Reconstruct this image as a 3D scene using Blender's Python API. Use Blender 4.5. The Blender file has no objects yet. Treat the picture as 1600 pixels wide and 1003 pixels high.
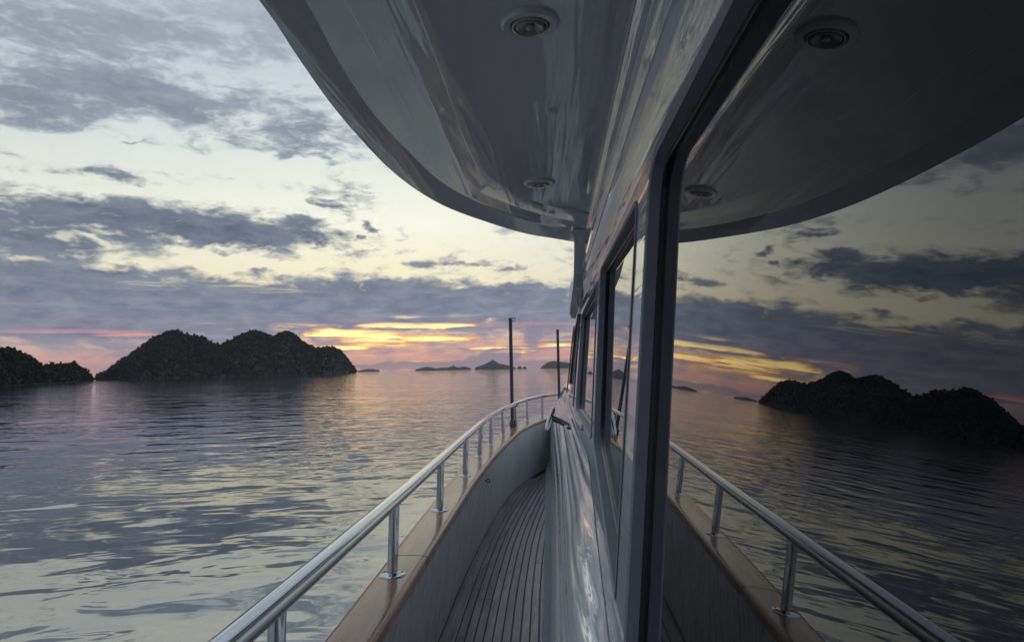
import bpy, bmesh, math, random
import numpy as np
from mathutils import Vector, Matrix
from mathutils.geometry import tessellate_polygon
from mathutils import noise as mnoise

random.seed(7); rng = np.random.default_rng(7)
S = bpy.context.scene
COL = S.collection
EZ = 3.6                       # height of the eye above the water

# ------------------------------------------------------------------ camera
cam = bpy.data.cameras.new('camera'); cam.lens = 24.0; cam.sensor_width = 36.0
cam.clip_start = 0.01; cam.clip_end = 40000
cam_o = bpy.data.objects.new('camera', cam); COL.objects.link(cam_o)
right = Vector((0.99782, 0.06280, -0.02045))
down = Vector((-0.02471, 0.06782, -0.99739))
fwd = Vector((-0.06125, 0.99572, 0.06922))
right = Vector((0.99781654, 0.06280207, -0.02044797))
down = Vector((-0.02470611, 0.06781548, -0.99739190))
fwd = right.cross(-down) * -1
M = Matrix((right, -down, -fwd)).transposed().to_4x4()
M.translation = (0, 0, EZ)
cam_o.matrix_world = M
S.camera = cam_o
S.render.resolution_x, S.render.resolution_y = 1024, 641
S.view_settings.view_transform = 'Standard'; S.view_settings.look = 'None'
S.view_settings.exposure = .30; S.view_settings.gamma = 1
S.cycles.max_bounces = 6; S.cycles.diffuse_bounces = 3; S.cycles.glossy_bounces = 4
S.cycles.use_adaptive_sampling = True; S.cycles.adaptive_threshold = .015; S.cycles.adaptive_min_samples = 12
S.cycles.volume_bounces = 0
S.cycles.use_denoising = True

# ------------------------------------------------------------------ node helpers
class E:
    """tiny expression wrapper: math on node sockets"""
    nt = None
    def __init__(s, v): s.v = v
    @staticmethod
    def m(op, *a, clamp=False):
        n = E.nt.nodes.new('ShaderNodeMath'); n.operation = op; n.use_clamp = clamp
        for i, x in enumerate(a):
            x = x.v if isinstance(x, E) else x
            if isinstance(x, (int, float)): n.inputs[i].default_value = x
            else: E.nt.links.new(x, n.inputs[i])
        return E(n.outputs[0])
    def __add__(s, o): return E.m('ADD', s, o)
    __radd__ = __add__
    def __sub__(s, o): return E.m('SUBTRACT', s, o)
    def __rsub__(s, o): return E.m('SUBTRACT', o, s)
    def __mul__(s, o): return E.m('MULTIPLY', s, o)
    __rmul__ = __mul__
    def __truediv__(s, o): return E.m('DIVIDE', s, o)
    def mx(s, o): return E.m('MAXIMUM', s, o)
    def mn(s, o): return E.m('MINIMUM', s, o)
    def ss(s, lo, hi):
        n = E.nt.nodes.new('ShaderNodeMapRange'); n.interpolation_type = 'SMOOTHSTEP'
        E.nt.links.new(s.v, n.inputs['Value']); n.inputs['From Min'].default_value = lo; n.inputs['From Max'].default_value = hi
        return E(n.outputs[0])
def sock(x): return x.v if isinstance(x, E) else x
def combine(x, y, z):
    n = E.nt.nodes.new('ShaderNodeCombineXYZ')
    for i, a in enumerate((x, y, z)):
        a = sock(a)
        if isinstance(a, (int, float)): n.inputs[i].default_value = a
        else: E.nt.links.new(a, n.inputs[i])
    return n.outputs[0]
def noise_n(vec, scale, detail=4, rough=.55, dist=0, lac=2.0):
    n = E.nt.nodes.new('ShaderNodeTexNoise'); n.inputs['Scale'].default_value = scale; n.inputs['Detail'].default_value = detail
    n.inputs['Roughness'].default_value = rough; n.inputs['Distortion'].default_value = dist; n.inputs['Lacunarity'].default_value = lac
    E.nt.links.new(vec, n.inputs['Vector']); return E(n.outputs['Fac'])
def ramp(x, stops, interp='LINEAR'):
    n = E.nt.nodes.new('ShaderNodeValToRGB'); cr = n.color_ramp; cr.interpolation = interp
    while len(cr.elements) < len(stops): cr.elements.new(.5)
    for e, (p, c) in zip(cr.elements, stops): e.position = p; e.color = (*c, 1)
    E.nt.links.new(sock(x), n.inputs[0]); return n.outputs[0]
def mix(f, a, b):
    n = E.nt.nodes.new('ShaderNodeMix'); n.data_type = 'RGBA'; n.clamp_factor = True
    f = sock(f)
    if isinstance(f, (int, float)): n.inputs[0].default_value = f
    else: E.nt.links.new(f, n.inputs[0])
    for i, c in ((6, a), (7, b)):
        if isinstance(c, tuple): n.inputs[i].default_value = (*c, 1)
        else: E.nt.links.new(c, n.inputs[i])
    return n.outputs[2]
def lin(r, g, b):
    f = lambda c: (c/255/12.92) if c <= 10 else ((c/255+.055)/1.055)**2.4
    return (f(r), f(g), f(b))

# ------------------------------------------------------------------ sky (world)
W = bpy.data.worlds.new('World'); S.world = W; W.use_nodes = True
E.nt = W.node_tree; E.nt.nodes.clear()
# (azimuth, elevation, half-width, half-height, weight) in degrees
DENS = [(-38.53, 11.97, 9.18, 1.47, 1.0), (-30.96, 11.49, 8.99, 1.88, 1.1), (-24.16, 10.81, 7.12, 1.29, 1.0), (-19.26, 10.8, 3.52, 1.02, 0.7), (-39.91, 9.36, 5.65, 2.15, 1.0), (-35.05, 9.33, 6.32, 1.36, 0.7), (-27.41, 10.44, 5.44, 1.07, 0.6), (-25.56, 8.57, 5.58, 0.64, -1.2), (-20.26, 8.73, 2.98, 0.46, -0.7), (-36.23, 9.82, 2.31, 0.4, -0.7), (-39.64, 12.61, 2.14, 0.26, -0.5), (-38.45, 8.18, 2.19, 0.35, -0.6), (-15.25, 11.88, 0.89, 0.46, 1.1), (-15.88, 11.1, 0.62, 0.31, 0.9), (-19.0, 13.65, 1.92, 0.35, 1.0), (-34.34, 14.33, 4.44, 0.49, 0.85), (-32.74, 16.95, 0.92, 0.18, 0.8), (-27.42, 11.02, 3.18, 0.68, 0.5), (-20.76, 12.06, 2.98, 0.6, 0.9), (-11.22, 8.84, 1.81, 0.53, 0.9), (-27.45, 13.91, 11.79, 0.67, -0.5), (-16.2, 9.69, 3.09, 0.42, 0.7), (-6.67, 8.82, 4.31, 0.27, 0.6), (-2.35, 8.42, 3.78, 0.21, 0.5), (-28.7, 5.23, 24.1, 2.91, 1.5), (-37.69, 7.35, 7.43, 1.33, 0.9), (-11.52, 5.66, 13.51, 2.44, 1.5), (-0.8, 5.17, 11.67, 2.36, 1.5), (-38.38, 5.32, 9.49, 2.64, 1.3), (-28.67, 2.46, 25.62, 2.04, 0.62), (-3.55, 2.44, 15.71, 2.14, 0.6), (-36.44, 19.92, 10.53, 2.09, 0.95), (-40.13, 17.97, 6.05, 1.47, 0.9), (-28.88, 20.7, 9.87, 1.79, 0.75), (-37.31, 23.84, 13.11, 2.78, 0.85), (-23.27, 25.87, 12.65, 3.05, 0.65), (-19.25, 19.36, 4.57, 1.64, 0.75), (-22.74, 17.65, 5.37, 0.86, 0.6), (-19.25, 17.17, 4.05, 0.39, 0.6), (-27.5, 19.06, 9.15, 0.92, 0.3), (-31.02, 15.9, 12.88, 1.01, -0.6), (-8.75, 13.67, 8.05, 3.63, -0.6)]
GLOW = [(-14.16, 3.77, 2.91, 0.32, 1.3), (-11.02, 3.69, 5.28, 0.32, 1.3), (-16.23, 3.06, 4.6, 0.52, 1.5), (-18.76, 3.23, 1.8, 0.47, 1.4), (-12.61, 2.59, 7.3, 0.42, 1.6), (-15.21, 2.05, 5.65, 0.32, 1.3), (-8.89, 3.71, 3.2, 0.16, 0.9), (-8.64, 2.48, 1.39, 0.27, 0.8), (-5.18, 1.77, 3.21, 0.16, 1.1), (-4.11, 1.38, 1.93, 0.21, 1.0), (0.19, 1.88, 2.67, 0.21, 1.5), (-4.1, 1.65, 3.75, 0.19, 1.2), (-12.59, 4.45, 1.79, 0.21, 0.8), (-7.54, 4.44, 2.68, 0.32, 0.6), (-20.75, 3.81, 2.95, 0.31, 0.6), (-22.7, 6.64, 4.33, 0.46, 0.42), (-3.44, 8.02, 6.46, 0.21, 0.8), (-13.08, 7.99, 3.68, 0.21, 0.6), (-26.93, 7.04, 3.64, 0.3, 0.6), (-31.74, 6.87, 2.52, 0.28, 0.55), (-9.99, 0.85, 3.17, 0.13, 0.7)]
PINK = [(-35.71, 3.23, 5.79, 0.27, 1.0), (-33.33, 3.07, 2.43, 0.19, 1.0), (-38.29, 1.26, 7.26, 0.62, 1.0), (-39.81, 5.26, 2.11, 0.52, 0.4), (-16.23, 4.21, 3.07, 0.26, 0.6), (-6.75, 3.73, 6.41, 0.43, 0.8), (0.17, 1.13, 3.73, 0.53, 1.3), (-0.3, 3.71, 4.28, 0.27, 0.6), (-6.8, 0.9, 4.8, 0.43, 0.8), (-17.26, 0.98, 3.03, 0.52, 0.9), (-34.95, 4.07, 7.86, 0.37, 0.4), (-28.7, 5.23, 7.06, 0.39, 0.2), (-13.14, 1.44, 8.29, 0.32, 0.7), (-34.49, 0.58, 2.37, 0.37, 1.0), (-25.06, 4.2, 5.58, 0.25, 0.3)]
CUM = [(-4.76, 1.07, 1.61, 0.75, 1.2), (-5.62, 0.71, 2.35, 0.75, 1.0), (-3.57, 1.37, 1.07, 0.75, 0.9), (-7.88, 0.28, 3.19, 0.43, 1.0), (-14.19, 0.35, 3.1, 0.32, 1.0), (-12.11, 0.41, 3.66, 0.42, 0.9), (-1.83, 2.62, 0.97, 1.29, 0.8), (-0.31, 3.12, 2.46, 0.75, 0.45), (0.68, 0.1, 3.19, 0.48, 0.8), (-3.6, 0.3, 6.4, 0.37, 0.9)]
MAIN_RIDGE = [(-34.75, -0.15), (-33.78, 0.71), (-32.9, 1.35), (-31.88, 2.18), (-31.05, 2.85), (-29.91, 3.33), (-29.34, 3.14), (-28.68, 2.9), (-27.88, 2.66), (-27.34, 2.36), (-26.66, 2.16), (-25.97, 2.55), (-25.05, 3.05), (-24.26, 3.3), (-23.55, 3.1), (-22.98, 2.74), (-22.5, 3.04), (-21.92, 3.3), (-21.33, 3.04), (-20.65, 2.47), (-19.66, 1.9), (-19.02, 1.94), (-18.32, 1.98), (-17.66, 1.72), (-17.16, 1.08), (-16.75, 0.5), (-16.45, 0.08)]
HEAD_RIDGE = [(-48.07, 1.03), (-45.25, 2.2), (-43.07, 1.88), (-40.42, 1.84), (-39.79, 1.8), (-39.08, 1.49), (-38.57, 1.18), (-38.13, 0.73), (-37.62, 0.81), (-36.8, 0.85), (-36.12, 0.88), (-35.66, 0.56), (-35.34, 0.19), (-35.1, -0.14)]
def build_sky():
    nt = E.nt
    tc = nt.nodes.new('ShaderNodeTexCoord')
    sep = nt.nodes.new('ShaderNodeSeparateXYZ'); nt.links.new(tc.outputs['Generated'], sep.inputs[0])
    x, y, z = (E(o) for o in sep.outputs)
    az = E.m('ARCTAN2', x, y) * 57.29578
    el = E.m('ARCSINE', z) * 57.29578
    ea = E.m('ABSOLUTE', el)
    # layer coordinates: a cloud sheet seen from below, finer and flatter towards the horizon
    zz = E.m('ABSOLUTE', z) + .11
    u, v = x/zz, y/zz
    sheet = combine(u, v, 0)
    flat = combine(az*.05, el*.55, 3.1)
    fine = combine(az*.16, el*.42, 7.7)
    w1 = noise_n(combine(az*.30, el*.55, 1.0), 1.0, 4, .6)
    w2 = noise_n(combine(az*.30, el*.55, 9.0), 1.0, 4, .6)
    aw = az + (w1-.5)*5.0
    ew = el + (w2-.5)*2.2
    def vm(op, *a):
        n = nt.nodes.new('ShaderNodeVectorMath'); n.operation = op
        for k, q in enumerate(a):
            if isinstance(q, tuple): n.inputs[k].default_value = q
            else: nt.links.new(q, n.inputs[k])
        return n
    def blobs(L, a, e):
        p = combine(a, e, 0); tot = 0.0
        for ca, ce, ra, re, w in L:
            q = vm('MULTIPLY_ADD', p, (1/ra, 1/re, 0), (-ca/ra, -ce/re, 0)).outputs[0]
            d = E(vm('DOT_PRODUCT', q, q).outputs['Value'])
            tot = E.m('MULTIPLY_ADD', E.m('SUBTRACT', 1, d, clamp=True) if 0 else E.m('MAXIMUM', 1-d, 0), w, tot)
        return tot
    n_big = noise_n(fine, 1.0, 5, .6, .3)
    n_mid = noise_n(combine(az*.42, el*1.15, 17), 1.0, 6, .68, .35)
    n_sheet = noise_n(sheet, 2.6, 5, .6, .2)
    bank = blobs(DENS, aw, ew)
    # places outside the mapped part of the sky get cloud from noise alone
    out = (az.ss(3, 16)).mx((az*-1).ss(46, 60))
    gen = out*(noise_n(combine(u, v, 5), .9, 3, .5)*1.5-.20 + (1-el.ss(5.5, 10))*.75)
    dens = (bank.mn(1.5)*.85 + gen) + (n_big-.5)*1.7 + (n_mid-.5)*2.7 + (n_sheet-.5)*.7
    D = dens.ss(-.08, .92)
    # clear sky between the clouds
    e01 = ea/90
    clear = ramp(e01, [(0, lin(212,156,142)), (.018, lin(220,168,146)), (.035, lin(224,194,160)), (.075, lin(230,221,186)), (.135, lin(230,230,212)),
                       (.21, lin(203,210,209)), (.30, lin(170,180,192)), (.6, lin(184,188,196)), (1, lin(182,186,194))])
    warm = (az*-1).ss(-6, 12) * (1-(az*-1).ss(12, 48))
    clear = mix((1-warm)*.42, clear, ramp(e01, [(0, lin(150,135,150)), (.1, lin(186,190,190)), (.3, lin(164,176,190)), (1, lin(160,172,190))]))
    # clouds: lit grey-blue, mauve towards the horizon
    cl = ramp(e01, [(0, lin(146,124,140)), (.02, lin(134,126,146)), (.05, lin(115,121,144)), (.085, lin(104,114,134)), (.13, lin(86,98,119)),
                    (.19, lin(120,132,149)), (.28, lin(142,153,166)), (.5, lin(146,153,164)), (1, lin(146,153,164))])
    shade = (n_sheet-.5)*1.5 + (n_mid-.5)*2.2
    cl2 = mix(E.m('ADD', shade, .5, clamp=True), mix(.34, cl, lin(60,68,92)), mix(.20, cl, lin(196,196,196)))
    col = mix(D, clear, cl2)
    # thin streaks low down
    st = noise_n(combine(az*.07, el*2.6, 2.0), 1.0, 6, .62, .6)
    low = 1-el.ss(3.5, 9)
    col = mix(low*st.ss(.52, .72)*.35, col, lin(182,168,172))
    # pink, then yellow, breaks near the sunset
    a2 = az + (w1-.5)*4; e2 = el + (st-.5)*.9
    pk = blobs(PINK, a2, e2)
    col = mix((pk*.75 + (st-.5)*1.3*pk.mn(1)).ss(.1, 1.1)*.66, col, mix(st.ss(.35, .7), lin(192,140,150), lin(228,164,142)))
    st2 = noise_n(combine(az*.10, el*3.4, 13.0), 1.0, 5, .66, .7)
    sm = az.ss(-27, -14)*(1-az.ss(2, 9))*(1-el.ss(1.6, 4.2))
    col = mix(sm*st2.ss(.48, .62)*.8, col, mix(w1.ss(.4, .6), lin(206,150,150), lin(238,176,134)))
    s2 = noise_n(combine(az*.26, el*4.6, 4.0), 1.0, 6, .68, .6)
    e3 = el + (s2-.5)*.7
    gl = blobs(GLOW, a2, e3)
    g = (gl*.80 + (s2-.5)*6.0*gl.mn(1))
    hi = el.ss(2.6, 5.5)
    col = mix(g.ss(.10, .85)*(1-hi*.45), col, mix(hi, mix(g.ss(.45, 1.7), lin(236,164,108), (1.7,1.25,.45)), lin(222,216,172)))
    # far cumulus standing on the horizon
    cw = noise_n(combine(az*.9, el*1.1, 6.0), 1.0, 5, .6)
    cu = blobs(CUM, az + (cw-.5)*1.3, el + (noise_n(combine(az*.9, el*1.1, 8.0), 1.0, 4, .6)-.5)*.9)
    col = mix(cu.ss(.04, .60)*.72, col, mix(el.ss(0, 3), lin(134,124,142), lin(122,122,146)))
    # below the horizon (never seen, behind the water)
    col = mix((el*-1).ss(.2, 3), col, lin(60,66,76))
    bg = nt.nodes.new('ShaderNodeBackground'); nt.links.new(col, bg.inputs[0]); bg.inputs[1].default_value = 1.0
    o = nt.nodes.new('ShaderNodeOutputWorld'); nt.links.new(bg.outputs[0], o.inputs[0])
build_sky()
W.cycles.sampling_method = 'NONE'     # a broad soft sky: found well enough by the surfaces' own rays

# the sun has set behind the clouds: the sky is the only light

# ------------------------------------------------------------------ materials
def material(name):
    m = bpy.data.materials.new(name); m.use_nodes = True
    nt = m.node_tree; E.nt = nt
    return m, nt, nt.nodes['Principled BSDF']
def setp(p, **k):
    for a, b in k.items():
        a = {'base': 'Base Color', 'rough': 'Roughness', 'metal': 'Metallic', 'ior': 'IOR', 'coat': 'Coat Weight', 'crough': 'Coat Roughness', 'normal': 'Normal'}[a]
        b = sock(b)
        if isinstance(b, tuple): p.inputs[a].default_value = (*b, 1)
        elif isinstance(b, (int, float)): p.inputs[a].default_value = b
        else: E.nt.links.new(b, p.inputs[a])
def bump(h, strength, dist, normal=None):
    n = E.nt.nodes.new('ShaderNodeBump'); n.inputs['Strength'].default_value = strength; n.inputs['Distance'].default_value = dist
    E.nt.links.new(sock(h), n.inputs['Height'])
    if normal is not None: E.nt.links.new(normal, n.inputs['Normal'])
    return n.outputs[0]
def objco():
    tc = E.nt.nodes.new('ShaderNodeTexCoord'); return tc.outputs['Object']
def xyz(v):
    s = E.nt.nodes.new('ShaderNodeSeparateXYZ'); E.nt.links.new(v, s.inputs[0]); return [E(o) for o in s.outputs]

def m_gelcoat(name, base, rough, wav, sx, sy, sz, spec_ior=1.5, dirt=.05, det=3, fine=.18):
    m, nt, p = material(name)
    v = objco(); x, y, z = xyz(v)
    w = noise_n(combine(x*sx, y*sy, z*sz), 1.0, det, .5, .6 if det > 1 else .25)
    f = noise_n(combine(x*sx*3.1, y*sy*2.2, z*sz*3.1), 1.0, 2, .5)
    h = w + f*fine
    d = noise_n(v, 3.0, 6, .65)
    c = mix(d.ss(.35, .75)*dirt*4, base, tuple(k*.72 for k in base))
    setp(p, base=c, rough=(d*.04+rough-.02).mx(.004), ior=spec_ior, normal=bump(h, 1.0, wav))
    return m
GEL_CEIL = m_gelcoat('gelcoat_ceiling', (.58, .61, .63), .04, .0040, 10, .6, 6, 2.0)
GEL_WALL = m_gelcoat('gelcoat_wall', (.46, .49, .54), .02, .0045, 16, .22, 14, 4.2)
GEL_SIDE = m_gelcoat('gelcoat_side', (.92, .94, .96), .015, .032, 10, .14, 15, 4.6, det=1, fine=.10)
GEL_HULL = m_gelcoat('gelcoat_hull', (.60, .63, .66), .15, .003, 4, 1.2, 4, 1.5)

def m_plain(name, base, rough, ior=1.5, metal=0., var=.25, scale=30):
    m, nt, p = material(name)
    v = objco(); d = noise_n(v, scale, 5, .6)
    c = mix(d.ss(.3, .75), tuple(k*(1-var) for k in base), tuple(min(1, k*(1+var)) for k in base))
    setp(p, base=c, rough=(d-.5)*.15+rough, ior=ior, metal=metal, normal=bump(d, .15, .001))
    return m
FRAME = m_plain('window_frame_paint', (.23, .245, .30), .55, var=.08)
COVE = m_plain('cove_paint', (.55, .60, .66), .45, var=.10, scale=12)
RUBBER = m_plain('rubber', (.012, .013, .015), .35, var=.2)
CAULK = m_plain('caulk', (.006, .006, .007), .6, var=.2)
BLACKM = m_plain('cabin_dark', (.01, .01, .012), .8)
def m_steel():
    m, nt, p = material('polished_steel')
    v = objco(); n = noise_n(v, 40, 5, .6)
    setp(p, base=mix(n, (.50, .52, .55), (.62, .64, .67)), metal=1., rough=n*.04+.01, normal=bump(noise_n(v, 160, 3), .08, .0005))
    return m
STEEL = m_steel()
DARKSTEEL = m_plain('dark_steel', (.08, .085, .10), .3, metal=.7)
CHROME = m_plain('lamp_metal', (.42, .43, .44), .3, metal=.6)
LENS = m_plain('lamp_lens', (.38, .35, .33), .15, var=.3)
def m_glass():
    m, nt, p = material('tinted_glass')
    v = objco()
    setp(p, base=(.0025, .003, .0035), rough=.0, ior=1.8, normal=bump(noise_n(v, 1.3, 2, .5), .25, .0016))
    p.inputs['Roughness'].default_value = .004
    return m
GLASS = m_glass()

def m_teak(name, a, b, rough, gs, ior=1.5, wet=.0, bstr=.35):
    """long grain along the object's y"""
    m, nt, p = material(name)
    v = objco(); x, y, z = xyz(v)
    oi = nt.nodes.new('ShaderNodeObjectInfo'); r = E(oi.outputs['Random'])
    g = noise_n(combine(x*gs + r*17, y*gs*.05 + r*5, z*gs), 1.0, 6, .7, 1.2)
    g2 = noise_n(combine(x*gs*.22 + r*9, y*gs*.02, z*gs*.2), 1.0, 5, .6, .8)
    bl = noise_n(combine(x*5+r*3, y*2.2, z*5), 1.0, 5, .6)
    f = (g*.55 + g2*.45)
    c = mix(f.ss(.36, .60), a, b)
    c = mix(bl.ss(.4, .75)*.45, c, tuple(k*.55 for k in a))
    c = mix((.5-r).mx(0)*.8, c, tuple(k*.6 for k in a))
    setp(p, base=c, rough=(g-.5)*.25+rough-bl*wet, ior=ior, normal=bump(f, bstr, .0015))
    return m
TEAK_DECK = m_teak('weathered_teak_deck', (.10, .098, .102), (.30, .29, .30), .45, 75, wet=.12)
TEAK_CAP = m_teak('varnished_teak_cap', (.20, .10, .058), (.40, .225, .14), .25, 60, wet=.10, bstr=.15)
def m_bulwark():
    m, nt, p = material('bulwark_panel')
    v = objco(); x, y, z = xyz(v)
    g = noise_n(combine(x*30, y*60, z*7.0), 1.0, 5, .7, 1.0)
    g2 = noise_n(combine(x*8, y*26, z*3.0), 1.0, 5, .7, 2.0)
    b = noise_n(v, 2.2, 5, .6)
    f = g*.5+g2*.5
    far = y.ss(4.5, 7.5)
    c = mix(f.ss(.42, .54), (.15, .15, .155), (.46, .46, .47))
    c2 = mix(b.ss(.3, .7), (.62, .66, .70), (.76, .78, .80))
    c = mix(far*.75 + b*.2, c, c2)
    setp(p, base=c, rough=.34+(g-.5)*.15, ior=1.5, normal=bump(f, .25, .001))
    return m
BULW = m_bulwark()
def m_water():
    m, nt, p = material('sea_water')
    v = objco(); x, y, z = xyz(v)
    # swell lines drift roughly across the view; calm and ruffled patches
    r1 = noise_n(combine(x*.26+y*.06, y*.40-x*.08, 0), 1.0, 1, .5, .4)
    r2 = noise_n(combine(x*.62+y*.15, y*.95-x*.2, 4), 1.0, 2, .45, .5)
    r3 = noise_n(combine(x*2.2, y*3.6, 8), 1.0, 2, .5, .3)
    patch = noise_n(combine(x*.010, y*.028, 2), 1.0, 3, .55, .8).ss(.38, .66)
    near = noise_n(combine(x*.06, y*.10, 6), 1.0, 2, .5, .8).ss(.35, .68)
    h = r1*.075 + r2*(near*.050+.014) + r3*(near*.6+patch)*.0035
    nrm = bump(h, 1.0, 1.0)
    setp(p, base=(.020, .028, .036), rough=.02+patch*.03, ior=4.4, normal=nrm)
    return m
WATER = m_water()
def m_foliage(name, a, b, sc):
    m, nt, p = material(name)
    v = objco(); n = noise_n(v, sc, 5, .6); n2 = noise_n(v, sc*6, 3, .6)
    setp(p, base=mix((n*.6+n2*.4).ss(.35, .65), a, b), rough=.85, ior=1.35)
    return m
FOL = m_foliage('island_foliage', (.012, .015, .013), (.024, .029, .022), .03)
FOL_NEAR = m_foliage('headland_foliage', (.014, .020, .015), (.024, .032, .022), .05)
ROCK = m_foliage('island_ground', (.030, .032, .028), (.070, .066, .058), .05)
TRUNK = m_plain('bark', (.05, .045, .04), .9)

# ------------------------------------------------------------------ object helpers
def link(name, me, mat, parent=None, smooth=True):
    o = bpy.data.objects.new(name, me); COL.objects.link(o)
    if mat is not None and not me.materials: me.materials.append(mat)
    if smooth:
        for p in me.polygons: p.use_smooth = True
    if parent is not None: o.parent = parent
    return o
def mesh(name, verts, faces, mat, parent=None, smooth=True, sharp=None):
    me = bpy.data.meshes.new(name); me.from_pydata([tuple(v) for v in verts], [], faces); me.validate(); me.update()
    bm = bmesh.new(); bm.from_mesh(me); bmesh.ops.remove_doubles(bm, verts=bm.verts, dist=1e-6); bmesh.ops.recalc_face_normals(bm, faces=bm.faces)
    if sharp:
        for e in bm.edges:
            if len(e.link_faces) == 2 and e.calc_face_angle(0) > math.radians(sharp): e.smooth = False
    bm.to_mesh(me); bm.free()
    return link(name, me, mat, parent, smooth)
def P(x, y, Z): return (x, y, Z+EZ)          # Z measured from eye height
def lerp(a, b, t): return a+(b-a)*t
def interp(x, pts):
    return float(np.interp(x, [p[0] for p in pts], [p[1] for p in pts]))
def smooth_path(pts, n, tens=.5):
    """Catmull-Rom through pts, resampled to n points by arc length"""
    pts = [np.array(p, float) for p in pts]
    Q = [2*pts[0]-pts[1]] + pts + [2*pts[-1]-pts[-2]]
    out = []
    for i in range(1, len(Q)-2):
        a, b, c, d = Q[i-1:i+3]
        for t in np.linspace(0, 1, 12, endpoint=False):
            out.append(.5*((2*b)+(c-a)*t+(2*a-5*b+4*c-d)*t*t+(3*b-a-3*c+d)*t**3))
    out.append(pts[-1]); out = np.array(out)
    s = np.r_[0, np.cumsum(np.linalg.norm(np.diff(out, axis=0), axis=1))]
    q = np.linspace(0, s[-1], n)
    return np.stack([np.interp(q, s, out[:, k]) for k in range(out.shape[1])], 1)
def grid_faces(nr, nc, closed=False):
    F = []
    for i in range(nr-1):
        for j in range(nc-1 if not closed else nc):
            k = (j+1) % nc
            F.append((i*nc+j, i*nc+k, (i+1)*nc+k, (i+1)*nc+j))
    return F
def loft(name, rows, mat, parent=None, smooth=True, sharp=None, closed=False, caps=False):
    nr, nc = len(rows), len(rows[0])
    V = [v for r in rows for v in r]
    F = grid_faces(nr, nc, closed)
    if caps: F += [tuple(range(nc)), tuple(range((nr-1)*nc, nr*nc))]
    return mesh(name, V, F, mat, parent, smooth, sharp)
def tube_geo(path, r, seg=14):
    V, F = [], []
    path = [Vector(p) for p in path]
    up = Vector((0, 0, 1))
    for i, p in enumerate(path):
        t = (path[min(i+1, len(path)-1)]-path[max(i-1, 0)]).normalized()
        a = t.cross(up)
        if a.length < .05: a = t.cross(Vector((1, 0, 0)))
        a.normalize(); b = a.cross(t)
        rr = r[i] if isinstance(r, (list, tuple)) else r
        for k in range(seg):
            w = 2*math.pi*k/seg
            V.append(p + (a*math.cos(w)+b*math.sin(w))*rr)
    F = grid_faces(len(path), seg, True) + [tuple(range(seg)), tuple(range((len(path)-1)*seg, len(path)*seg))]
    return V, F
def tube(name, path, r, mat, parent, seg=14):
    V, F = tube_geo(path, r, seg); return mesh(name, V, F, mat, parent, True, 50)
def lathe(name, prof, mat, parent, seg=40, center=(0, 0, 0), axis='z', sharp=35):
    V, F = [], []
    for r, h in prof:
        for k in range(seg):
            w = 2*math.pi*k/seg
            V.append((center[0]+r*math.cos(w), center[1]+r*math.sin(w), center[2]+h))
    F = grid_faces(len(prof), seg, True)
    return mesh(name, V, F, mat, parent, True, sharp)
def poly_prism(name, loop, d, mat, parent, smooth=False, flip=1):
    """loop: list of Vectors (planar); d: extrusion vector"""
    n = len(loop); V = [Vector(p) for p in loop] + [Vector(p)+Vector(d) for p in loop]
    tri = tessellate_polygon([[Vector(p) for p in loop]])
    F = [tuple(t) for t in tri] + [tuple(i+n for i in t) for t in tri] + [(i, (i+1) % n, n+(i+1) % n, n+i) for i in range(n)]
    return mesh(name, V, F, mat, parent, smooth, 30)

# ------------------------------------------------------------------ water and islands
def water():
    n = 9000
    o = mesh('sea_water', [(-n, -n, 0), (n, -n, 0), (n, n, 0), (-n, n, 0)], [(0, 1, 2, 3)], WATER, smooth=False)
    o['kind'] = 'structure'; o['label'] = 'calm rippled sea reflecting the sunset clouds'
water()

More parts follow.
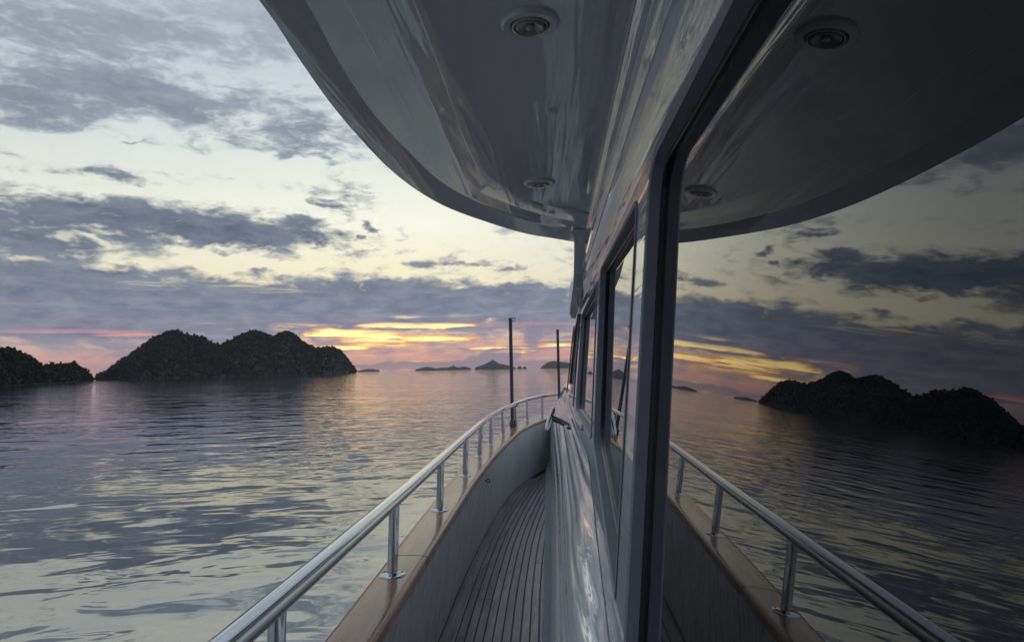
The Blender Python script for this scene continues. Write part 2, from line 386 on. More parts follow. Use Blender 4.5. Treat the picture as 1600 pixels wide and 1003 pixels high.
def polar(az, r, z): a = math.radians(az); return (math.sin(a)*r, math.cos(a)*r, z)
def fbm(x, y, o=4, s=1.0):
    v, a = 0, 1
    for k in range(o):
        v += a*mnoise.noise(Vector((x*s, y*s, k*7.3))); a *= .5; s *= 2.1
    return v
def island(name, label, ridge, shore, width, rough, nc, nr, mat, veg=0, veg_size=4., vmat=None, vlabel='', drop=.0, vname='forest'):
    """a hill with a real front, ridge and back slope; ridge = (azimuth, elevation) table, shore = distance of its front shore"""
    azs = np.linspace(ridge[0][0], ridge[-1][0], nc)
    rows = []
    surf = []
    for i in range(nr):
        t = i/(nr-1)*2.0         # 0 shore, 1 ridge, 2 far shore
        row = []
        for a in azs:
            r0 = interp(a, shore); el = interp(a, ridge)
            rr = r0 + width*.5
            H = max(EZ + math.tan(math.radians(el))*rr - drop, .2)
            prof = math.sin(min(t, 2-t)*math.pi/2)**.85
            r = r0 + width*.5*t + fbm(a*.9, t*1.5, 3)*width*.06*(1-abs(t-1))
            z = H*prof*(1+rough*fbm(a*2.2+3, t*2.6, 4)*min(1, (1-abs(t-1))*1.0)*(abs(t-1))*1.6) - (.6 if i in (0, nr-1) else 0)
            row.append(polar(a, r, z))
        rows.append(row); surf.append(row)
    o = loft(name, rows, mat)
    o['kind'] = 'structure'; o['label'] = label
    if veg:
        A = np.array(surf)      # nr,nc,3
        half = nr//2 + 1
        V, F = [], []
        tmpl = []
        for k in range(8):      # ragged leaf clumps: a burst of small faces round a core
            vs, fs = [], []
            for q in range(15):
                d = rng.normal(size=3); d[2] = abs(d[2])*.9 - .15; d /= np.linalg.norm(d)
                c = d*rng.uniform(.35, .95)
                e1 = rng.normal(size=3); e1 /= np.linalg.norm(e1); e2 = np.cross(e1, rng.normal(size=3)); e2 /= np.linalg.norm(e2)
                s = rng.uniform(.28, .6)
                b = len(vs); vs += [c+e1*s, c+e2*s*.8, c-e1*s, c-e2*s*.8]; fs += [(b, b+1, b+2, b+3)]
            tmpl.append((np.array(vs), np.array(fs)))
        VV, FF, off = [], [], 0
        for k in range(veg):
            j = rng.uniform(0, nc-1.001); i = rng.uniform(0, half-1.001) if rng.random() > .35 else rng.normal(half-1.5, 1.2)
            i = min(max(i, 0), nr-1.001)
            i0, j0 = int(i), int(j); fi, fj = i-i0, j-j0
            p = (A[i0, j0]*(1-fi)+A[i0+1, j0]*fi)*(1-fj) + (A[i0, j0+1]*(1-fi)+A[i0+1, j0+1]*fi)*fj
            if p[2] < .3: p[2] = .6
            s = veg_size*rng.uniform(.55, 1.15)*(1.9 if rng.random() < .05 else 1)
            tv, tf = tmpl[int(rng.integers(8))]
            w = rng.uniform(0, 6.28); c_, s_ = math.cos(w), math.sin(w)
            q = tv @ np.array([[c_, s_, 0], [-s_, c_, 0], [0, 0, 1]])*s*np.array([1, 1, rng.uniform(.8, 1.25)]) + p + np.array([0, 0, s*.15])
            VV.append(q); FF.append(tf+off); off += len(tv)
        VV = np.concatenate(VV); FF = np.concatenate(FF)
        me = bpy.data.meshes.new(vname); me.vertices.add(len(VV)); me.vertices.foreach_set('co', VV.astype(np.float32).ravel())
        me.loops.add(FF.size); me.loops.foreach_set('vertex_index', FF.astype(np.int32).ravel())
        me.polygons.add(len(FF)); me.polygons.foreach_set('loop_start', np.arange(0, FF.size, 4, dtype=np.int32))
        me.update(calc_edges=True); me.validate()
        f = link(vname, me, vmat, smooth=False); f['kind'] = 'stuff'; f['label'] = vlabel; f['category'] = 'forest'
    return o
MAIN_SHORE = [(-34.8, 800), (-30, 960), (-24, 1100), (-19, 1250), (-17.6, 1450), (-16.4, 1750)]
HEAD_SHORE = [(-50, 300), (-41, 380), (-38, 520), (-36.5, 600), (-35, 690)]
island('main_island', 'large wooded island of three dark peaks across the water', MAIN_RIDGE, MAIN_SHORE, 260, .22, 260, 26, ROCK,
       15000, 2.5, FOL, 'dark forest covering the three peaked island', drop=1.8, vname='island_forest')
island('headland', 'low wooded headland at the far left shore', HEAD_RIDGE, HEAD_SHORE, 110, .4, 120, 18, ROCK,
       7000, 1.6, FOL_NEAR, 'dark trees covering the low headland at left', drop=1.1, vname='headland_forest')
def far(lbl, ridge, r):
    a0, a1 = ridge[0][0], ridge[-1][0]
    rg = [(a0-.1, -.05)] + ridge + [(a1+.1, -.05)]
    fine = []
    for a in np.linspace(a0-.1, a1+.1, 60):
        fine.append((a, interp(a, rg) + .03*abs(fbm(a*9, 2.2, 3))))
    fine[0] = (fine[0][0], -.05); fine[-1] = (fine[-1][0], -.05)
    island('far_island', lbl, fine, [(a0-.2, r), (a1+.2, r)], 500, .2, 60, 9, FOL)
far('thin low island on the horizon just right of the three peaked island', [(-16.25, .08), (-15.48, .2), (-14.61, .1)], 4600)
far('long low island with several bumps on the horizon', [(-11.58, .10), (-11.1, .2), (-10.63, .28), (-9.9, .12), (-9.47, .2), (-9, .16), (-8.51, .34), (-8.1, .16), (-7.6, .24), (-7.08, .1)], 4400)
far('pointed far island behind the first pole', [(-6.65, .15), (-5.84, .42), (-5.19, .76), (-4.7, .44), (-3.76, .22), (-3.33, .08)], 4000)
far('tiny rock islet right of the pointed far island', [(-3.12, .08), (-2.95, .22), (-2.8, .08)], 4000)
far('second tiny rock islet on the horizon', [(-2.66, .06), (-2.53, .16), (-2.42, .06)], 4000)
far('rounded far island beside the wheelhouse edge', [(-1.14, .09), (-.59, .45), (-.11, .56), (.69, .45), (1.5, .3), (2.4, .5), (4, .1)], 3800)

def tree(az, lbl, h, ridge, shore, width, drop):
    r = interp(az, shore)+width*.5; z = EZ+math.tan(math.radians(interp(az, ridge)))*r - drop - .6
    x, y, _ = polar(az, r, 0)
    t = bpy.data.objects.new('tree', None); COL.objects.link(t); t.location = (x, y, z)
    t['label'] = lbl; t['category'] = 'tree'; t['group'] = 'tall trees standing above the forest on the ridge'
    lean = rng.uniform(-.6, .6)
    tr = tube('trunk', [(0, 0, 0), (lean*.4, 0, h*.5), (lean, 0, h*.95)], [h*.05, h*.035, h*.02], TRUNK, t, 6)
    V, F = [], []
    for q in range(110):
        d = rng.normal(size=3); d /= np.linalg.norm(d)
        c = np.array([lean, 0, h*.92]) + d*np.array([h*.28, h*.28, h*.20])*rng.uniform(.3, 1)
        e1 = rng.normal(size=3); e1 /= np.linalg.norm(e1); e2 = np.cross(e1, rng.normal(size=3)); e2 /= np.linalg.norm(e2); s = h*rng.uniform(.05, .11)
        b = len(V); V += [c+e1*s, c+e2*s, c-e1*s, c-e2*s]; F += [(b, b+1, b+2, b+3)]
    mesh('crown', V, F, FOL, t, smooth=False)
for az, lbl, h in [(-29.0, 'small tree standing just right of the tallest left peak', 7), (-27.75, 'slender tree on the ridge between left and middle peaks', 8.5),
                   (-26.9, 'round tree on the saddle left of the middle peak', 7.5), (-26.35, 'low tree in the saddle beside the round one', 6),
                   (-19.9, 'tree on the slope below the right peak', 7), (-32.3, 'tree on the left shoulder of the island', 5.5)]:
    tree(az, lbl, h, MAIN_RIDGE, MAIN_SHORE, 260, 2.6)
for az, lbl, h in [(-39.7, 'tall tree on top of the low headland', 4.2), (-38.6, 'tree at the right end of the headland hump', 3.6)]:
    tree(az, lbl, h, HEAD_RIDGE, HEAD_SHORE, 110, 1.5)

# ------------------------------------------------------------------ the yacht
yacht = bpy.data.objects.new('yacht', None); COL.objects.link(yacht); yacht.location = (1.9, 4, 0)
yacht['label'] = 'white motor yacht side deck with steel rail, teak planks and dark windows'; yacht['category'] = 'yacht'
YP = yacht
def fix(o):   # children keep world coordinates
    o.matrix_parent_inverse = Matrix.Translation(-Vector(yacht.location)); return o
_link = link
def link(name, me, mat, parent=None, smooth=True):
    o = _link(name, me, mat, parent, smooth)
    if parent is yacht: fix(o)
    return o

CAPZ = -.6825
INNER = [(-.42, -4), (-.44, -1), (-.462, .6), (-.476, 1.75), (-.488, 2.55), (-.500, 3.46), (-.508, 4.2), (-.504, 4.88), (-.492, 5.6), (-.467, 6.27), (-.425, 7.1), (-.365, 7.92), (-.202, 8.94), (-.063, 9.48), (.2, 10.0), (.9, 10.75), (1.9, 11.1)]
OUTER = [(-.55, -4), (-.57, -1), (-.592, .6), (-.612, 1.75), (-.632, 2.55), (-.658, 3.6), (-.678, 4.5), (-.694, 5.4), (-.668, 5.95), (-.632, 7.0), (-.565, 8.2), (-.42, 9.4), (-.25, 10.25), (.1, 10.85), (.9, 11.55), (1.9, 11.85)]
N = 90
ip = smooth_path(INNER, N); op = smooth_path(OUTER, N)
_dense = smooth_path(OUTER, 1400)
for _i in range(N):
    _t = ip[min(_i+1, N-1)]-ip[max(_i-1, 0)]; _t /= np.linalg.norm(_t)
    _d = _dense-ip[_i]; _k = np.abs(_d@_t) + 10*(np.linalg.norm(_d, axis=1) > .6)
    op[_i] = _dense[int(np.argmin(_k))]
op[-1] = OUTER[-1]
def at_y(path, y):
    i = int(np.argmin(abs(path[:, 1]-y))); return path[i]
# cap rail pieces: each a plank of its own with a bevelled inner edge and a narrow joint
cap = bpy.data.objects.new('cap_rail', None); COL.objects.link(cap); cap.parent = yacht; fix(cap)
joints = [0, int(np.argmin(abs(ip[:, 1]-.4))), int(np.argmin(abs(ip[:, 1]-2.62))), int(np.argmin(abs(ip[:, 1]-5.72))), int(np.argmin(abs(ip[:, 1]-8.6))), N-1]
for q in range(len(joints)-1):
    i0, i1 = joints[q], joints[q+1]
    rows = []
    for i in range(i0, i1+1):
        a, b = ip[i], op[i]
        sh = 0
        if i == i0 and q: sh = .0035
        if i == i1 and q < len(joints)-2: sh = -.0035
        t = (ip[min(i+1, N-1)]-ip[max(i-1, 0)]); t /= np.linalg.norm(t)
        a = a + t*sh; b = b + t*sh
        d = b-a; L = np.linalg.norm(d); d /= L
        pr = [(0, -.038), (0, -.022), (.001, -.009), (.005, -.0035), (.011, -.001), (.024, 0), (L*.5, .0015), (L-.02, 0), (L-.008, -.003), (L-.001, -.011), (L, -.022), (L, -.038)]
        rows.append([P(a[0]+d[0]*w, a[1]+d[1]*w, CAPZ+z) for w, z in pr])
    o = loft('cap_plank', rows, TEAK_CAP, cap, True, 60, closed=True, caps=True)
    if q == 1: o['label'] = 'nearest reddish brown varnished cap plank'
# bulwark: inner panel
BASE = [(x-.115+.02*(y > 8)*0, y) for x, y in INNER]
bp = smooth_path([(x-.115 if y < 7 else x-.115*max(0, (10.5-y)/3.5), y) for x, y in INNER], N)
rows = []
for i in range(N):
    a, b = ip[i], bp[i]
    o_ = op[i]; d = (o_-a)/np.linalg.norm(o_-a)
    top = a + d*.010
    rows.append([P(*lerp(top, b, t), lerp(CAPZ-.036, -1.352, t)) for t in (0, .25, .5, .75, 1)])
loft('bulwark', rows, BULW, yacht)
# hull outside
rows = []
for i in range(N):
    a, b = ip[i], op[i]; d = (b-a)/np.linalg.norm(b-a)
    e = b - d*.012
    rows.append([P(e[0], e[1], CAPZ-.036), P(e[0], e[1], CAPZ-.4), P(e[0], e[1], -1.45), P(e[0]-d[0]*.10, e[1]-d[1]*.10, -1.9), P(e[0]-d[0]*.5, e[1]-d[1]*.5, -3.0), P(e[0]-d[0]*.8, e[1]-d[1]*.8, -4.0)])
loft('hull', rows, GEL_HULL, yacht)
# deck
deck_pts = [P(b[0]-.03, b[1], -1.357) for b in bp[:-1]] + [P(1.9, 11.1, -1.357), P(1.9, -4, -1.357)]
tri = tessellate_polygon([[Vector(p) for p in deck_pts]])
deck = mesh('deck', deck_pts, [tuple(t) for t in tri], CAULK, yacht, smooth=False)
SEAM = [(-.50, -4), (-.505, -1), (-.512, 1.0), (-.520, 2.4), (-.532, 3.47), (-.543, 4.29), (-.535, 5.36), (-.503, 6.1), (-.457, 6.83), (-.400, 7.55), (-.318, 8.27), (-.176, 8.95), (.05, 9.55), (.6, 10.3)]
sp = smooth_path(SEAM, 80)
def off(path, d):
    t = np.gradient(path, axis=0); t /= np.linalg.norm(t, axis=1)[:, None]
    return path + np.stack([t[:, 1], -t[:, 0]], 1)*d
def plank(left, right, i0, i1, z=-1.35, th=.006):
    rows = []
    for i in range(i0, i1+1):
        a, b = left[i], right[i]
        s = 0
        if i == i0: s = .002
        if i == i1: s = -.002
        d = b-a
        rows.append([P(a[0], a[1]+s, z-th), P(a[0], a[1]+s, z-.001), P(a[0]+d[0]*.03, a[1]+d[1]*.03+s, z), P(b[0]-d[0]*.03, b[1]-d[1]*.03+s, z), P(b[0], b[1]+s, z-.001), P(b[0], b[1]+s, z-th)])
    o = loft('plank', rows, TEAK_DECK, deck, False, None, closed=True, caps=True)
    return o
# margin plank (between bulwark foot and first seam), then seven swept planks
mb = np.array([[np.interp(s, np.linspace(0, 1, N), bp[:, 0]), np.interp(s, np.linspace(0, 1, N), bp[:, 1])] for s in np.linspace(0, 1, 80)])
def x_at(path, y): return np.interp(y, path[:, 1], path[:, 0])
mleft = np.array([[x_at(bp, p[1])+.004, p[1]] for p in sp])
for c0, c1 in ((0, 30), (30, 52), (52, 68)):
    plank(mleft, off(sp, -.0035), c0, c1)
PW = .0465
for k in range(11):
    L = off(sp, PW*k+.0037); Rr = off(sp, PW*(k+1)-.0037)
    cuts = [0] + sorted(random.sample(range(8, 72, 4), 3)) + [79]
    for c0, c1 in zip(cuts[:-1], cuts[1:]):
        if c1-c0 >= 2: plank(L, Rr, c0, c1)

# handrail and posts
BASES = [(-.530, -1.85), (-.540, -.80), (-.545, .262), (-.547, 1.308), (-.562, 2.314), (-.579, 3.358), (-.594, 4.429), (-.609, 5.386), (-.596, 6.211), (-.552, 7.121), (-.470, 8.05), (-.378, 8.973), (-.195, 9.693), (.075, 10.33), (.5, 10.85), (1.1, 11.3)]
TOPS = [(-.520, -1.85, -.436), (-.528, -.8, -.436), (-.535, .262, -.436), (-.541, 1.308, -.436), (-.553, 2.314, -.435), (-.570, 3.358, -.434), (-.586, 4.429, -.431), (-.589, 5.386, -.424), (-.586, 6.211, -.421), (-.553, 7.121, -.420), (-.472, 8.05, -.414), (-.370, 8.973, -.412), (-.188, 9.693, -.402), (.078, 10.33, -.396), (.5, 10.85, -.39), (1.1, 11.3, -.385)]
path = smooth_path([(-.51, -3.9, -.436)] + TOPS + [(1.9, 11.55, -.38)], 170)
tube('handrail', [P(*p) for p in path], .0245, STEEL, yacht, 20)
def post(b, t, r=.0175):
    o = bpy.data.objects.new('rail_post', None); COL.objects.link(o); o.parent = yacht; fix(o)
    tube('stanchion', [P(b[0], b[1], CAPZ+.0035), P(lerp(b[0], t[0], .5), b[1], lerp(CAPZ, t[2], .5)), P(t[0], t[1], t[2]-.014)], r, STEEL, o, 18)
    lathe('base_flange', [(r, .010), (r+.004, .008), (.040, .0055), (.044, .003), (.045, .0012)], STEEL, o, 32, P(b[0], b[1], CAPZ))
    for k in range(3):
        w = k*2.094+.5
        lathe('screw', [(.0001, .0082), (.0028, .0080), (.0040, .0062)], DARKSTEEL, o, 8, P(b[0]+.033*math.cos(w), b[1]+.033*math.sin(w), CAPZ))
for b, t in zip(BASES, TOPS):
    if b[1] > -1.2: post(b, t)
# two tall poles at the bow
def pole(x, y, z1, r, hook, lbl):
    o = bpy.data.objects.new('bow_pole', None); COL.objects.link(o); o.parent = yacht; fix(o); o['label'] = lbl
    tube('shaft', [P(x, y, CAPZ+.003), P(x, y, 0), P(x, y, z1)], r, DARKSTEEL, o, 14)
    lathe('pole_cap', [(.001, .012), (r*.8, .010), (r*1.15, 0), (r*1.15, -.03), (r, -.03)], DARKSTEEL, o, 14, P(x, y, z1))
    tube('pole_clamp', [P(x, y-.0, -.43), P(x+.03, y+.0, -.43), P(x+.06, y, -.43)], .018, DARKSTEEL, o, 10)
    lathe('base_socket', [(r*1.6, .0), (r*1.7, .06), (r*1.2, .08), (r, .08)], DARKSTEEL, o, 14, P(x, y, CAPZ+.002))
    if hook:
        c = Vector(P(x+.035, y, z1-.012))
        tube('hook', [c+Vector((.022*math.cos(a), 0, .022*math.sin(a))) for a in np.linspace(math.pi*1.05, -math.pi*.7, 16)], .0045, DARKSTEEL, o, 8)
pole(-.512, 8.02, .585, .021, True, 'taller dark pole with a small hook at its top')
pole(.050, 10.0, .545, .020, False, 'shorter dark pole nearer the wheelhouse')

# ---- cabin side: planar window wall (leans in 5.4 deg), mouldings above, rounded side below
HT, HG = .127, .150
TAN = math.radians(5.4)
def wx(h, Z): return (h + math.sin(TAN)*Z)/math.cos(TAN)
def wp(h, y, Z): return Vector(P(wx(h, Z), y, Z))
def rounded(pts, rad, n=6):
    out = []; m = len(pts)
    for i in range(m):
        p0, p, p1 = (Vector(pts[(i+k) % m]) for k in (-1, 0, 1))
        r = rad[i] if isinstance(rad, (list, tuple)) else rad
        a = (p0-p); b = (p1-p); ra = min(r, a.length*.45, b.length*.45)
        a = p+a.normalized()*ra; b = p+b.normalized()*ra
        for t in np.linspace(0, 1, n): out.append(((1-t)**2)*a + 2*t*(1-t)*p + t*t*b)
    return out
WIN = [
    rounded([(-3.6, .20), (-3.6, -.60), (1.004, -.475), (1.062, .318)], [.05, .05, .085, .085], 10),
    rounded([(1.218, .298), (1.172, -.388), (2.01, -.225), (2.235, .318)], [.04, .012, .05, .06], 8),
    rounded([(2.205, .262+.05), (2.085, -.205), (3.76, -.232), (3.80, .262)][0:4], [.03, .02, .05, .05], 8),
]
WIN[2] = rounded([(2.385, .300), (2.150, -.222), (3.74, -.232), (3.79, .285)], [.03, .02, .05, .06], 8)
def bot(y): return interp(y, [(-4, -.66), (0.4, -.56), (1.0, -.52), (1.6, -.42), (2.2, -.30), (4, -.29), (10, -.29)])
def topz(y): return interp(y, [(-4, .265), (.4, .292), (1.0, .325), (2.2, .340), (3.7, .345), (4.2, .330), (4.4, .32)])
outline = [(y, topz(y)) for y in np.linspace(-4, 4.15, 30)] + [(4.72, .235), (4.95, .06), (5.2, -.12), (5.6, -.20), (5.9, -.29)] + [(y, bot(y)) for y in np.linspace(5.8, -4, 40)]
polys = [[Vector((a, b, 0)) for a, b in outline]] + [[Vector((p[0], p[1], 0)) for p in w] for w in WIN]
tri = tessellate_polygon(polys)
flatv = [p for poly in polys for p in poly]
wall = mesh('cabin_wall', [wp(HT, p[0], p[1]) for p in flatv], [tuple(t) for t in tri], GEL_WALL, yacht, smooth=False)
for k, w in enumerate(WIN):
    wn = bpy.data.objects.new('window', None); COL.objects.link(wn); wn.parent = yacht; fix(wn)
    wn['label'] = ['nearest large window with dark mirror like glass', 'second window with slanted pointed lower corner', 'third and farthest narrow looking window'][k]
    c = sum((Vector(p) for p in w), Vector((0, 0)))/len(w)
    def inset(d): # shrink outline by d along local normals
        out = []; m = len(w)
        for i in range(m):
            a, b = Vector(w[(i-1) % m]), Vector(w[(i+1) % m]); t = (b-a)
            if t.length < 1e-6: t = Vector((1, 0))
            t.normalize(); nrm = Vector((-t.y, t.x))
            if nrm.dot(c-Vector(w[i])) < 0: nrm = -nrm
            out.append(Vector(w[i])+nrm*d)
        return out
    w1 = inset(.004); w2 = inset(.0042)
    rim = [[wp(HT-.0015, p[0], p[1]) for p in inset(-.004)], [wp(HT-.003, p[0], p[1]) for p in w], [wp(HT, p[0], p[1]) for p in w1], [wp(HG-.005, p[0], p[1]) for p in inset(.006)]]
    loft('frame', rim, FRAME, wn, True, 40, closed=True)
    gk = [[wp(HG-.0055, p[0], p[1]) for p in inset(.0055)], [wp(HG-.0065, p[0], p[1]) for p in inset(.009)], [wp(HG-.0050, p[0], p[1]) for p in inset(.0135)], [wp(HG+.001, p[0], p[1]) for p in inset(.0145)]]
    loft('gasket', gk, RUBBER, wn, True, 60, closed=True)
    g = inset(.004); V = [wp(HG, p[0], p[1]) for p in g]; t3 = tessellate_polygon([[Vector((p[0], p[1], 0)) for p in g]])
    V2 = [wp(HG+.008, p[0], p[1]) for p in g]; n = len(V)
    mesh('glass_pane', V+V2, [tuple(t) for t in t3]+[tuple(i+n for i in t) for t in t3]+[(i, (i+1) % n, n+(i+1) % n, n+i) for i in range(n)], GLASS, wn, smooth=False)
# mouldings between window band and the overhang
def band_prof(y):
    zt = topz(y); zc = interp(y, [(-4, .534), (2.9, .534), (3.3, .50), (4.15, .36), (4.4, .33)])
    pts = [(.000, 0, 0), (-.004, .03, 0), (-.018, .07, 0), (-.028, .12, 0), (-.032, .18, 0), (-.031, .225, 0), (-.016, .255, 0), (-.013, .30, 0), (-.022, .34, 0), (-.031, .38, 0), (-.033, .43, 0), (-.015, .465, 0), (-.010, .51, 0),
           (-.019, .55, 0), (-.023, .60, 0), (-.022, .635, 0), (-.007, .66, 0), (-.005, .73, 0), (-.012, .78, 0), (-.013, .88, 0), (-.022, .915, 0), (-.021, .97, 0), (-.018, 1.0, 0)]
    f = (zc-zt)/.2; out = []
    for dx, t, _ in pts:
        Z = lerp(zt, zc, t); x = lerp(wx(HT, zt)-.0005, .150, t) + dx*min(1, f)
        out.append(P(x, y, Z))
    return out
ys = list(np.linspace(-4, 4.35, 90))
loft('roof_moulding', [band_prof(y) for y in ys], GEL_WALL, yacht, True, 24)

# rounded cabin side below the windows
def side_prof(y):
    zb = bot(y); f = interp(y, [(1.0, 0), (2.2, 1), (10, 1)])
    dx = interp(y, [(4, 0), (6, -.02), (8.9, -.055), (10, -.06)])
    near = [(zb+.006, wx(HT-.0015, zb+.006)), (zb-.03, wx(HT, zb)-.010), (zb-.075, .048), (zb-.14, .018), (-.78, -.016), (-.95, -.032), (-1.12, -.046), (-1.20, -.050), (-1.24, -.056), (-1.30, -.075), (-1.345, -.098), (-1.37, -.110)]
    farp = [(zb+.006, wx(HT-.0015, zb+.006)), (zb-.05, wx(HT, zb)-.016), (-.43, .062), (-.55, .024), (-.68, -.004), (-.90, -.030), (-1.12, -.046), (-1.20, -.050), (-1.24, -.056), (-1.30, -.075), (-1.345, -.098), (-1.37, -.110)]
    out = []
    for (z0, x0), (z1, x1) in zip(near, farp):
        z, x = lerp(z0, z1, f), lerp(x0, x1, f)
        x += dx*min(1, max(0, (-z-.3)/.4))
        out.append((x, z))
    return out
ys = np.linspace(-4, 9.7, 110)
def resamp(pr, n=40):
    a = smooth_path(pr, n); return a
rows = []
for y in ys:
    pr = side_prof(y)
    up_ = pr[:8]
    rows.append([P(p[0], y, p[1]) for p in smooth_path(up_, 26)])
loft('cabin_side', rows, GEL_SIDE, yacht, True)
loft('base_cove', [[P(p[0], y, p[1]) for p in side_prof(y)[7:]] for y in ys], COVE, yacht, True)
# trunk cabin top ahead of the wheelhouse, and its front
rows = []
for y in np.linspace(4.9, 9.7, 24):
    zb = bot(y); x0 = wx(HT, zb)-.001
    rows.append([P(x0, y, zb), P(x0+.012, y, zb+.04), P(x0+.04, y, zb+.07), P(x0+.12, y, zb+.09), P(1.9, y, zb+.16)])
loft('trunk_roof', rows, GEL_SIDE, yacht, True)
fr = [p for p in side_prof(9.7)]
mesh('trunk_front', [P(x, 9.7, z) for x, z in fr]+[P(1.9, 9.9, z) for x, z in fr], grid_faces(2, len(fr)), GEL_SIDE, yacht)
# wheelhouse front and roof
mesh('windscreen', [wp(HT, 4.15, .33)+Vector((.002, 0, 0)), wp(HT, 4.72, .235)+Vector((.002, 0, 0)), wp(HT, 4.95, .06)+Vector((.002, 0, 0)), wp(HT, 5.2, -.12)+Vector((.002, 0, 0)), wp(HT, 5.9, -.29)+Vector((.002, 0, 0)),
     P(1.9, 4.5, .33), P(1.9, 5.0, .235), P(1.9, 5.3, .06), P(1.9, 5.6, -.12), P(1.9, 6.2, -.29)], [(0, 1, 6, 5), (1, 2, 7, 6), (2, 3, 8, 7), (3, 4, 9, 8)], GLASS, yacht, False)
mesh('wheelhouse_roof', [P(.14, 2.8, .50), P(.16, 4.3, .335), P(1.9, 4.6, .35), P(1.9, 2.8, .52)], [(0, 1, 2, 3)], GEL_HULL, yacht, False)
tube('windscreen_trim', [wp(HT-.006, y, z) for y, z in [(4.2, .32), (4.70, .235), (4.93, .06), (5.17, -.12)]], .008, RUBBER, yacht, 8)
tube('wiper_arm', [wp(HT-.02, y, z) for y, z in [(4.55, .27), (4.82, .16), (5.05, 0), (5.3, -.15), (5.45, -.2)]], .005, RUBBER, yacht, 6)
for yy in (4.02, 4.10):
    tube('panel_seam', [wp(HT-.001, yy+(.30-z)*.3, z) for z in (.30, .1, -.1, -.24)], .0022, RUBBER, yacht, 6)
# fin that carries the overhang down past the mouldings
fin = [(2.62, .52), (2.62, .470), (2.95, .462), (3.28, .440), (3.75, .400), (4.15, .345), (4.24, .305), (4.10, .288), (3.6, .275), (3.1, .27), (2.9, .30), (2.7, .52)]
fin = [(2.80, .545), (2.86, .50), (3.0, .468), (3.28, .440), (3.75, .408), (4.22, .36), (4.30, .325), (4.16, .296), (3.6, .33), (3.1, .36), (2.9, .40), (2.70, .545)]

# ---- overhang (flybridge side deck) above
KE = dict(
 E=[(-.36, -4), (-.385, -1), (-.400, .3), (-.411, .92), (-.423, 1.10), (-.435, 1.36), (-.428, 1.71), (-.398, 1.97), (-.340, 2.207), (-.236, 2.443), (-.107, 2.679), (.02, 2.815), (.089, 2.893), (.16, 2.99)],
 G=[(-.31, -4), (-.335, -1), (-.350, .3), (-.359, .92), (-.374, 1.15), (-.379, 1.41), (-.357, 1.70), (-.325, 1.95), (-.270, 2.15), (-.170, 2.38), (-.070, 2.56), (.03, 2.69), (.089, 2.76), (.16, 2.84)],
 L1=[(-.27, -4), (-.285, -1), (-.293, .3), (-.295, .92), (-.296, 1.12), (-.297, 1.40), (-.305, 1.63), (-.301, 1.90), (-.262, 2.10), (-.160, 2.30), (-.060, 2.46), (.035, 2.57), (.089, 2.63), (.16, 2.70)],
 L2=[(-.23, -4), (-.233, -1), (-.234, .3), (-.234, .92), (-.235, 1.12), (-.237, 1.40), (-.242, 1.63), (-.240, 1.87), (-.212, 2.04), (-.130, 2.22), (-.045, 2.36), (.04, 2.46), (.089, 2.51), (.16, 2.57)],
 L3=[(-.19, -4), (-.192, -1), (-.193, .3), (-.193, .92), (-.193, 1.12), (-.196, 1.38), (-.199, 1.58), (-.192, 1.78), (-.160, 1.93), (-.100, 2.08), (-.030, 2.21), (.04, 2.30), (.089, 2.35), (.16, 2.41)])
NN = 110
K = {k: smooth_path(v, NN) for k, v in KE.items()}
rows = []
for i in range(NN):
    e, g, a, b, c = (K[k][i] for k in ('E', 'G', 'L1', 'L2', 'L3'))
    out = (e-g)/np.linalg.norm(e-g)
    def q(p, z, s=0): return P(p[0]-out[0]*s, p[1]-out[1]*s, z)
    rows.append([q(e, .86, -.10), q(e, .60, -.030), q(e, .548, -.010), q(e, .536, -.002), q(e, .5325, .003), q(e, .5335, .012), (lambda m: q(m, .5395))(lerp(e, g, .55)), q(g, .5480, .0), q(g, .5492, .012), (lambda m: q(m, .5490))(lerp(g, a, .55)),
                 q(a, .5500, -.007), q(a, .5488, -.004), q(a, .5430, .0005), q(a, .5425, .004), (lambda m: q(m, .5438))(lerp(a, b, .5)), q(b, .5442, -.007), q(b, .5430, -.004), q(b, .5375, .0005), q(b, .5372, .004), q(c, .5385, -.006), q(c, .5378, -.003), q(c, .5355, .001), q(c, .5355, .006)])
loft('overhang_edge', rows, GEL_CEIL, yacht, True, 11)
cc = K['L3']
cpts = []
for i in range(NN):
    e = K['E'][i]; g = K['G'][i]; out = (e-g)/np.linalg.norm(e-g)
    cpts.append((cc[i][0]-out[0]*.006, cc[i][1]-out[1]*.006))
rows = []
for x, y in cpts:
    xr = .134
    xs = min(x, xr-.002)
    rows.append([P(lerp(xs, xr, t), lerp(y, y if y < 2.3 else y, t), .5355 + .0045*math.sin(t*math.pi)) for t in (0, .2, .4, .6, .8, 1)])
loft('ceiling_panel', rows, GEL_CEIL, yacht, True)
# roof slab above everything
slab = [(p[0], p[1]) for p in K['E']] + [(.8, 3.5), (1.9, 3.8), (1.9, -4)]
tri = tessellate_polygon([[Vector((a, b, 0)) for a, b in slab]])
mesh('flybridge_floor', [P(a, b, .60) for a, b in slab], [tuple(t) for t in tri], GEL_HULL, yacht, False)
mesh('flybridge_front', [P(.10, 2.9, .548), P(.8, 3.5, .54), P(1.9, 3.8, .53), P(1.9, 3.9, .86), P(.8, 3.6, .86), P(.05, 3.0, .86)], [(0, 1, 4, 5), (1, 2, 3, 4)], GEL_HULL, yacht, False)
poly_prism('brow_fin', [Vector(P(.090, y, z)) for y, z in fin], (.045, 0, 0), GEL_CEIL, yacht)
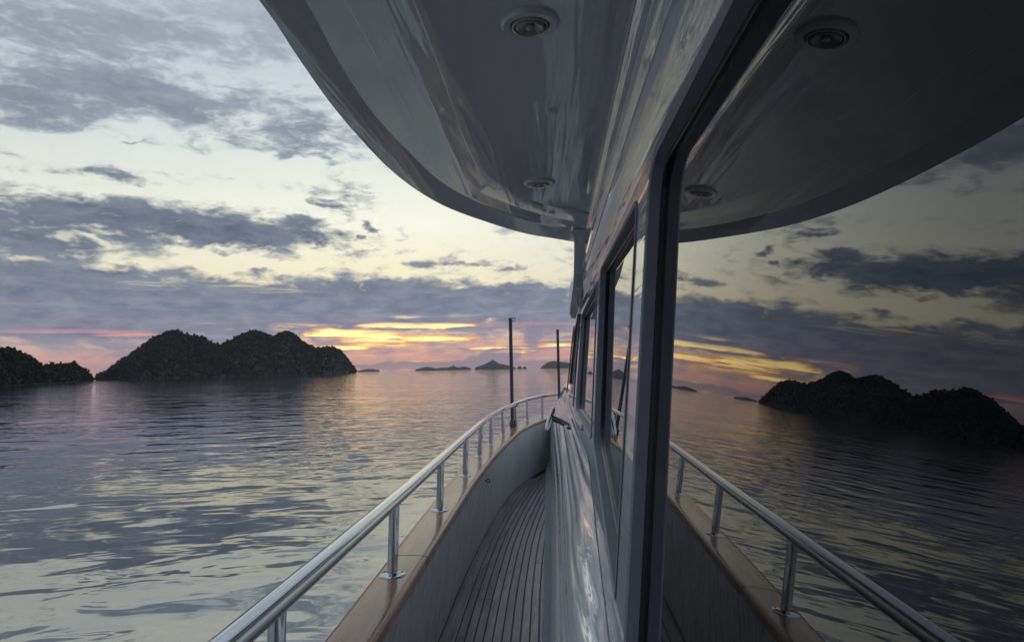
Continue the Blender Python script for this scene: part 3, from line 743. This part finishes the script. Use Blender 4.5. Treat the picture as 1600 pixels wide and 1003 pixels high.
# ceiling lights
lights = []
def light(x, y):
    o = bpy.data.objects.new('ceiling_light', None); COL.objects.link(o); o.parent = yacht; fix(o)
    c = P(x, y, .5395)
    lathe('outer_ring', [(.046, .002), (.0455, -.004), (.042, -.0075), (.033, -.0080), (.031, -.006), (.030, .001)], GEL_CEIL, o, 48, c)
    lathe('inner_ring', [(.0300, -.003), (.0285, -.0090), (.0262, -.0098), (.0245, -.007), (.0235, .001)], CHROME, o, 40, c)
    lathe('reflector', [(.0240, -.003), (.0225, -.0095), (.020, -.0115), (.012, -.0085), (.0075, -.006), (.0073, -.0095), (.005, -.0110), (.0001, -.0112)], LENS, o, 40, c)
light(-.026, 1.035); light(-.032, 1.960); light(-.020, .11)
# folding step / bracket on the cabin side and the small eye bolt on the bulwark
br = bpy.data.objects.new('side_cleat', None); COL.objects.link(br); br.parent = yacht; fix(br); br['label'] = 'steel cleat on a stub projecting from the cabin side'
tube('stub', [P(.075, 3.5, -.305), P(.02, 3.5, -.272), P(-.024, 3.5, -.254)], .015, STEEL, br, 16)
tube('crossbar', [P(-.052, 3.48, -.314), P(-.045, 3.485, -.295), P(-.030, 3.5, -.252), P(-.016, 3.515, -.215), P(-.011, 3.52, -.205)], [.007, .013, .0145, .013, .007], STEEL, br, 16)
lathe('stub_plate', [(.001, .010), (.020, .008), (.026, 0)], STEEL, br, 20, P(.055, 3.5, -.300))
eb = bpy.data.objects.new('eye_bolt', None); COL.objects.link(eb); eb.parent = yacht; fix(eb)
c = Vector(P(-.512, 5.02, -.81))
tube('eye', [c+Vector((.006+.010*math.cos(a), 0, .012*math.sin(a))) for a in np.linspace(0, 2*math.pi, 14)], .004, DARKSTEEL, eb, 6)
tube('bolt', [c+Vector((-.02, 0, 0)), c+Vector((.0, 0, 0))], .006, DARKSTEEL, eb, 8)
# dark cabin interior behind the glass
V = [wp(.19, -4, -.60), wp(.19, 4.5, -.30), wp(.19, 4.1, .33), wp(.19, -4, .30)]
mesh('interior_lining', V, [(0, 1, 2, 3)], BLACKM, yacht, False)

# ------------------------------------------------------------------ haze: a closed box round everything
def haze():
    m = bpy.data.materials.new('haze'); m.use_nodes = True; nt = m.node_tree; nt.nodes.clear()
    v = nt.nodes.new('ShaderNodeVolumePrincipled'); v.inputs['Color'].default_value = (.86, .88, .95, 1); v.inputs['Density'].default_value = HAZE
    o = nt.nodes.new('ShaderNodeOutputMaterial'); nt.links.new(v.outputs[0], o.inputs['Volume'])
    a, z0, z1 = 9400, -1.2, 130
    V = [(x, y, z) for z in (z0, z1) for x, y in ((-a, -a), (a, -a), (a, a), (-a, a))]
    h = mesh('haze', V, [(0, 1, 2, 3), (4, 5, 6, 7), (0, 1, 5, 4), (1, 2, 6, 5), (2, 3, 7, 6), (3, 0, 4, 7)], m, smooth=False)
    h['kind'] = 'stuff'; h['label'] = 'thin evening haze over the water'; h['category'] = 'haze'
HAZE = 0.00006
if HAZE: haze()
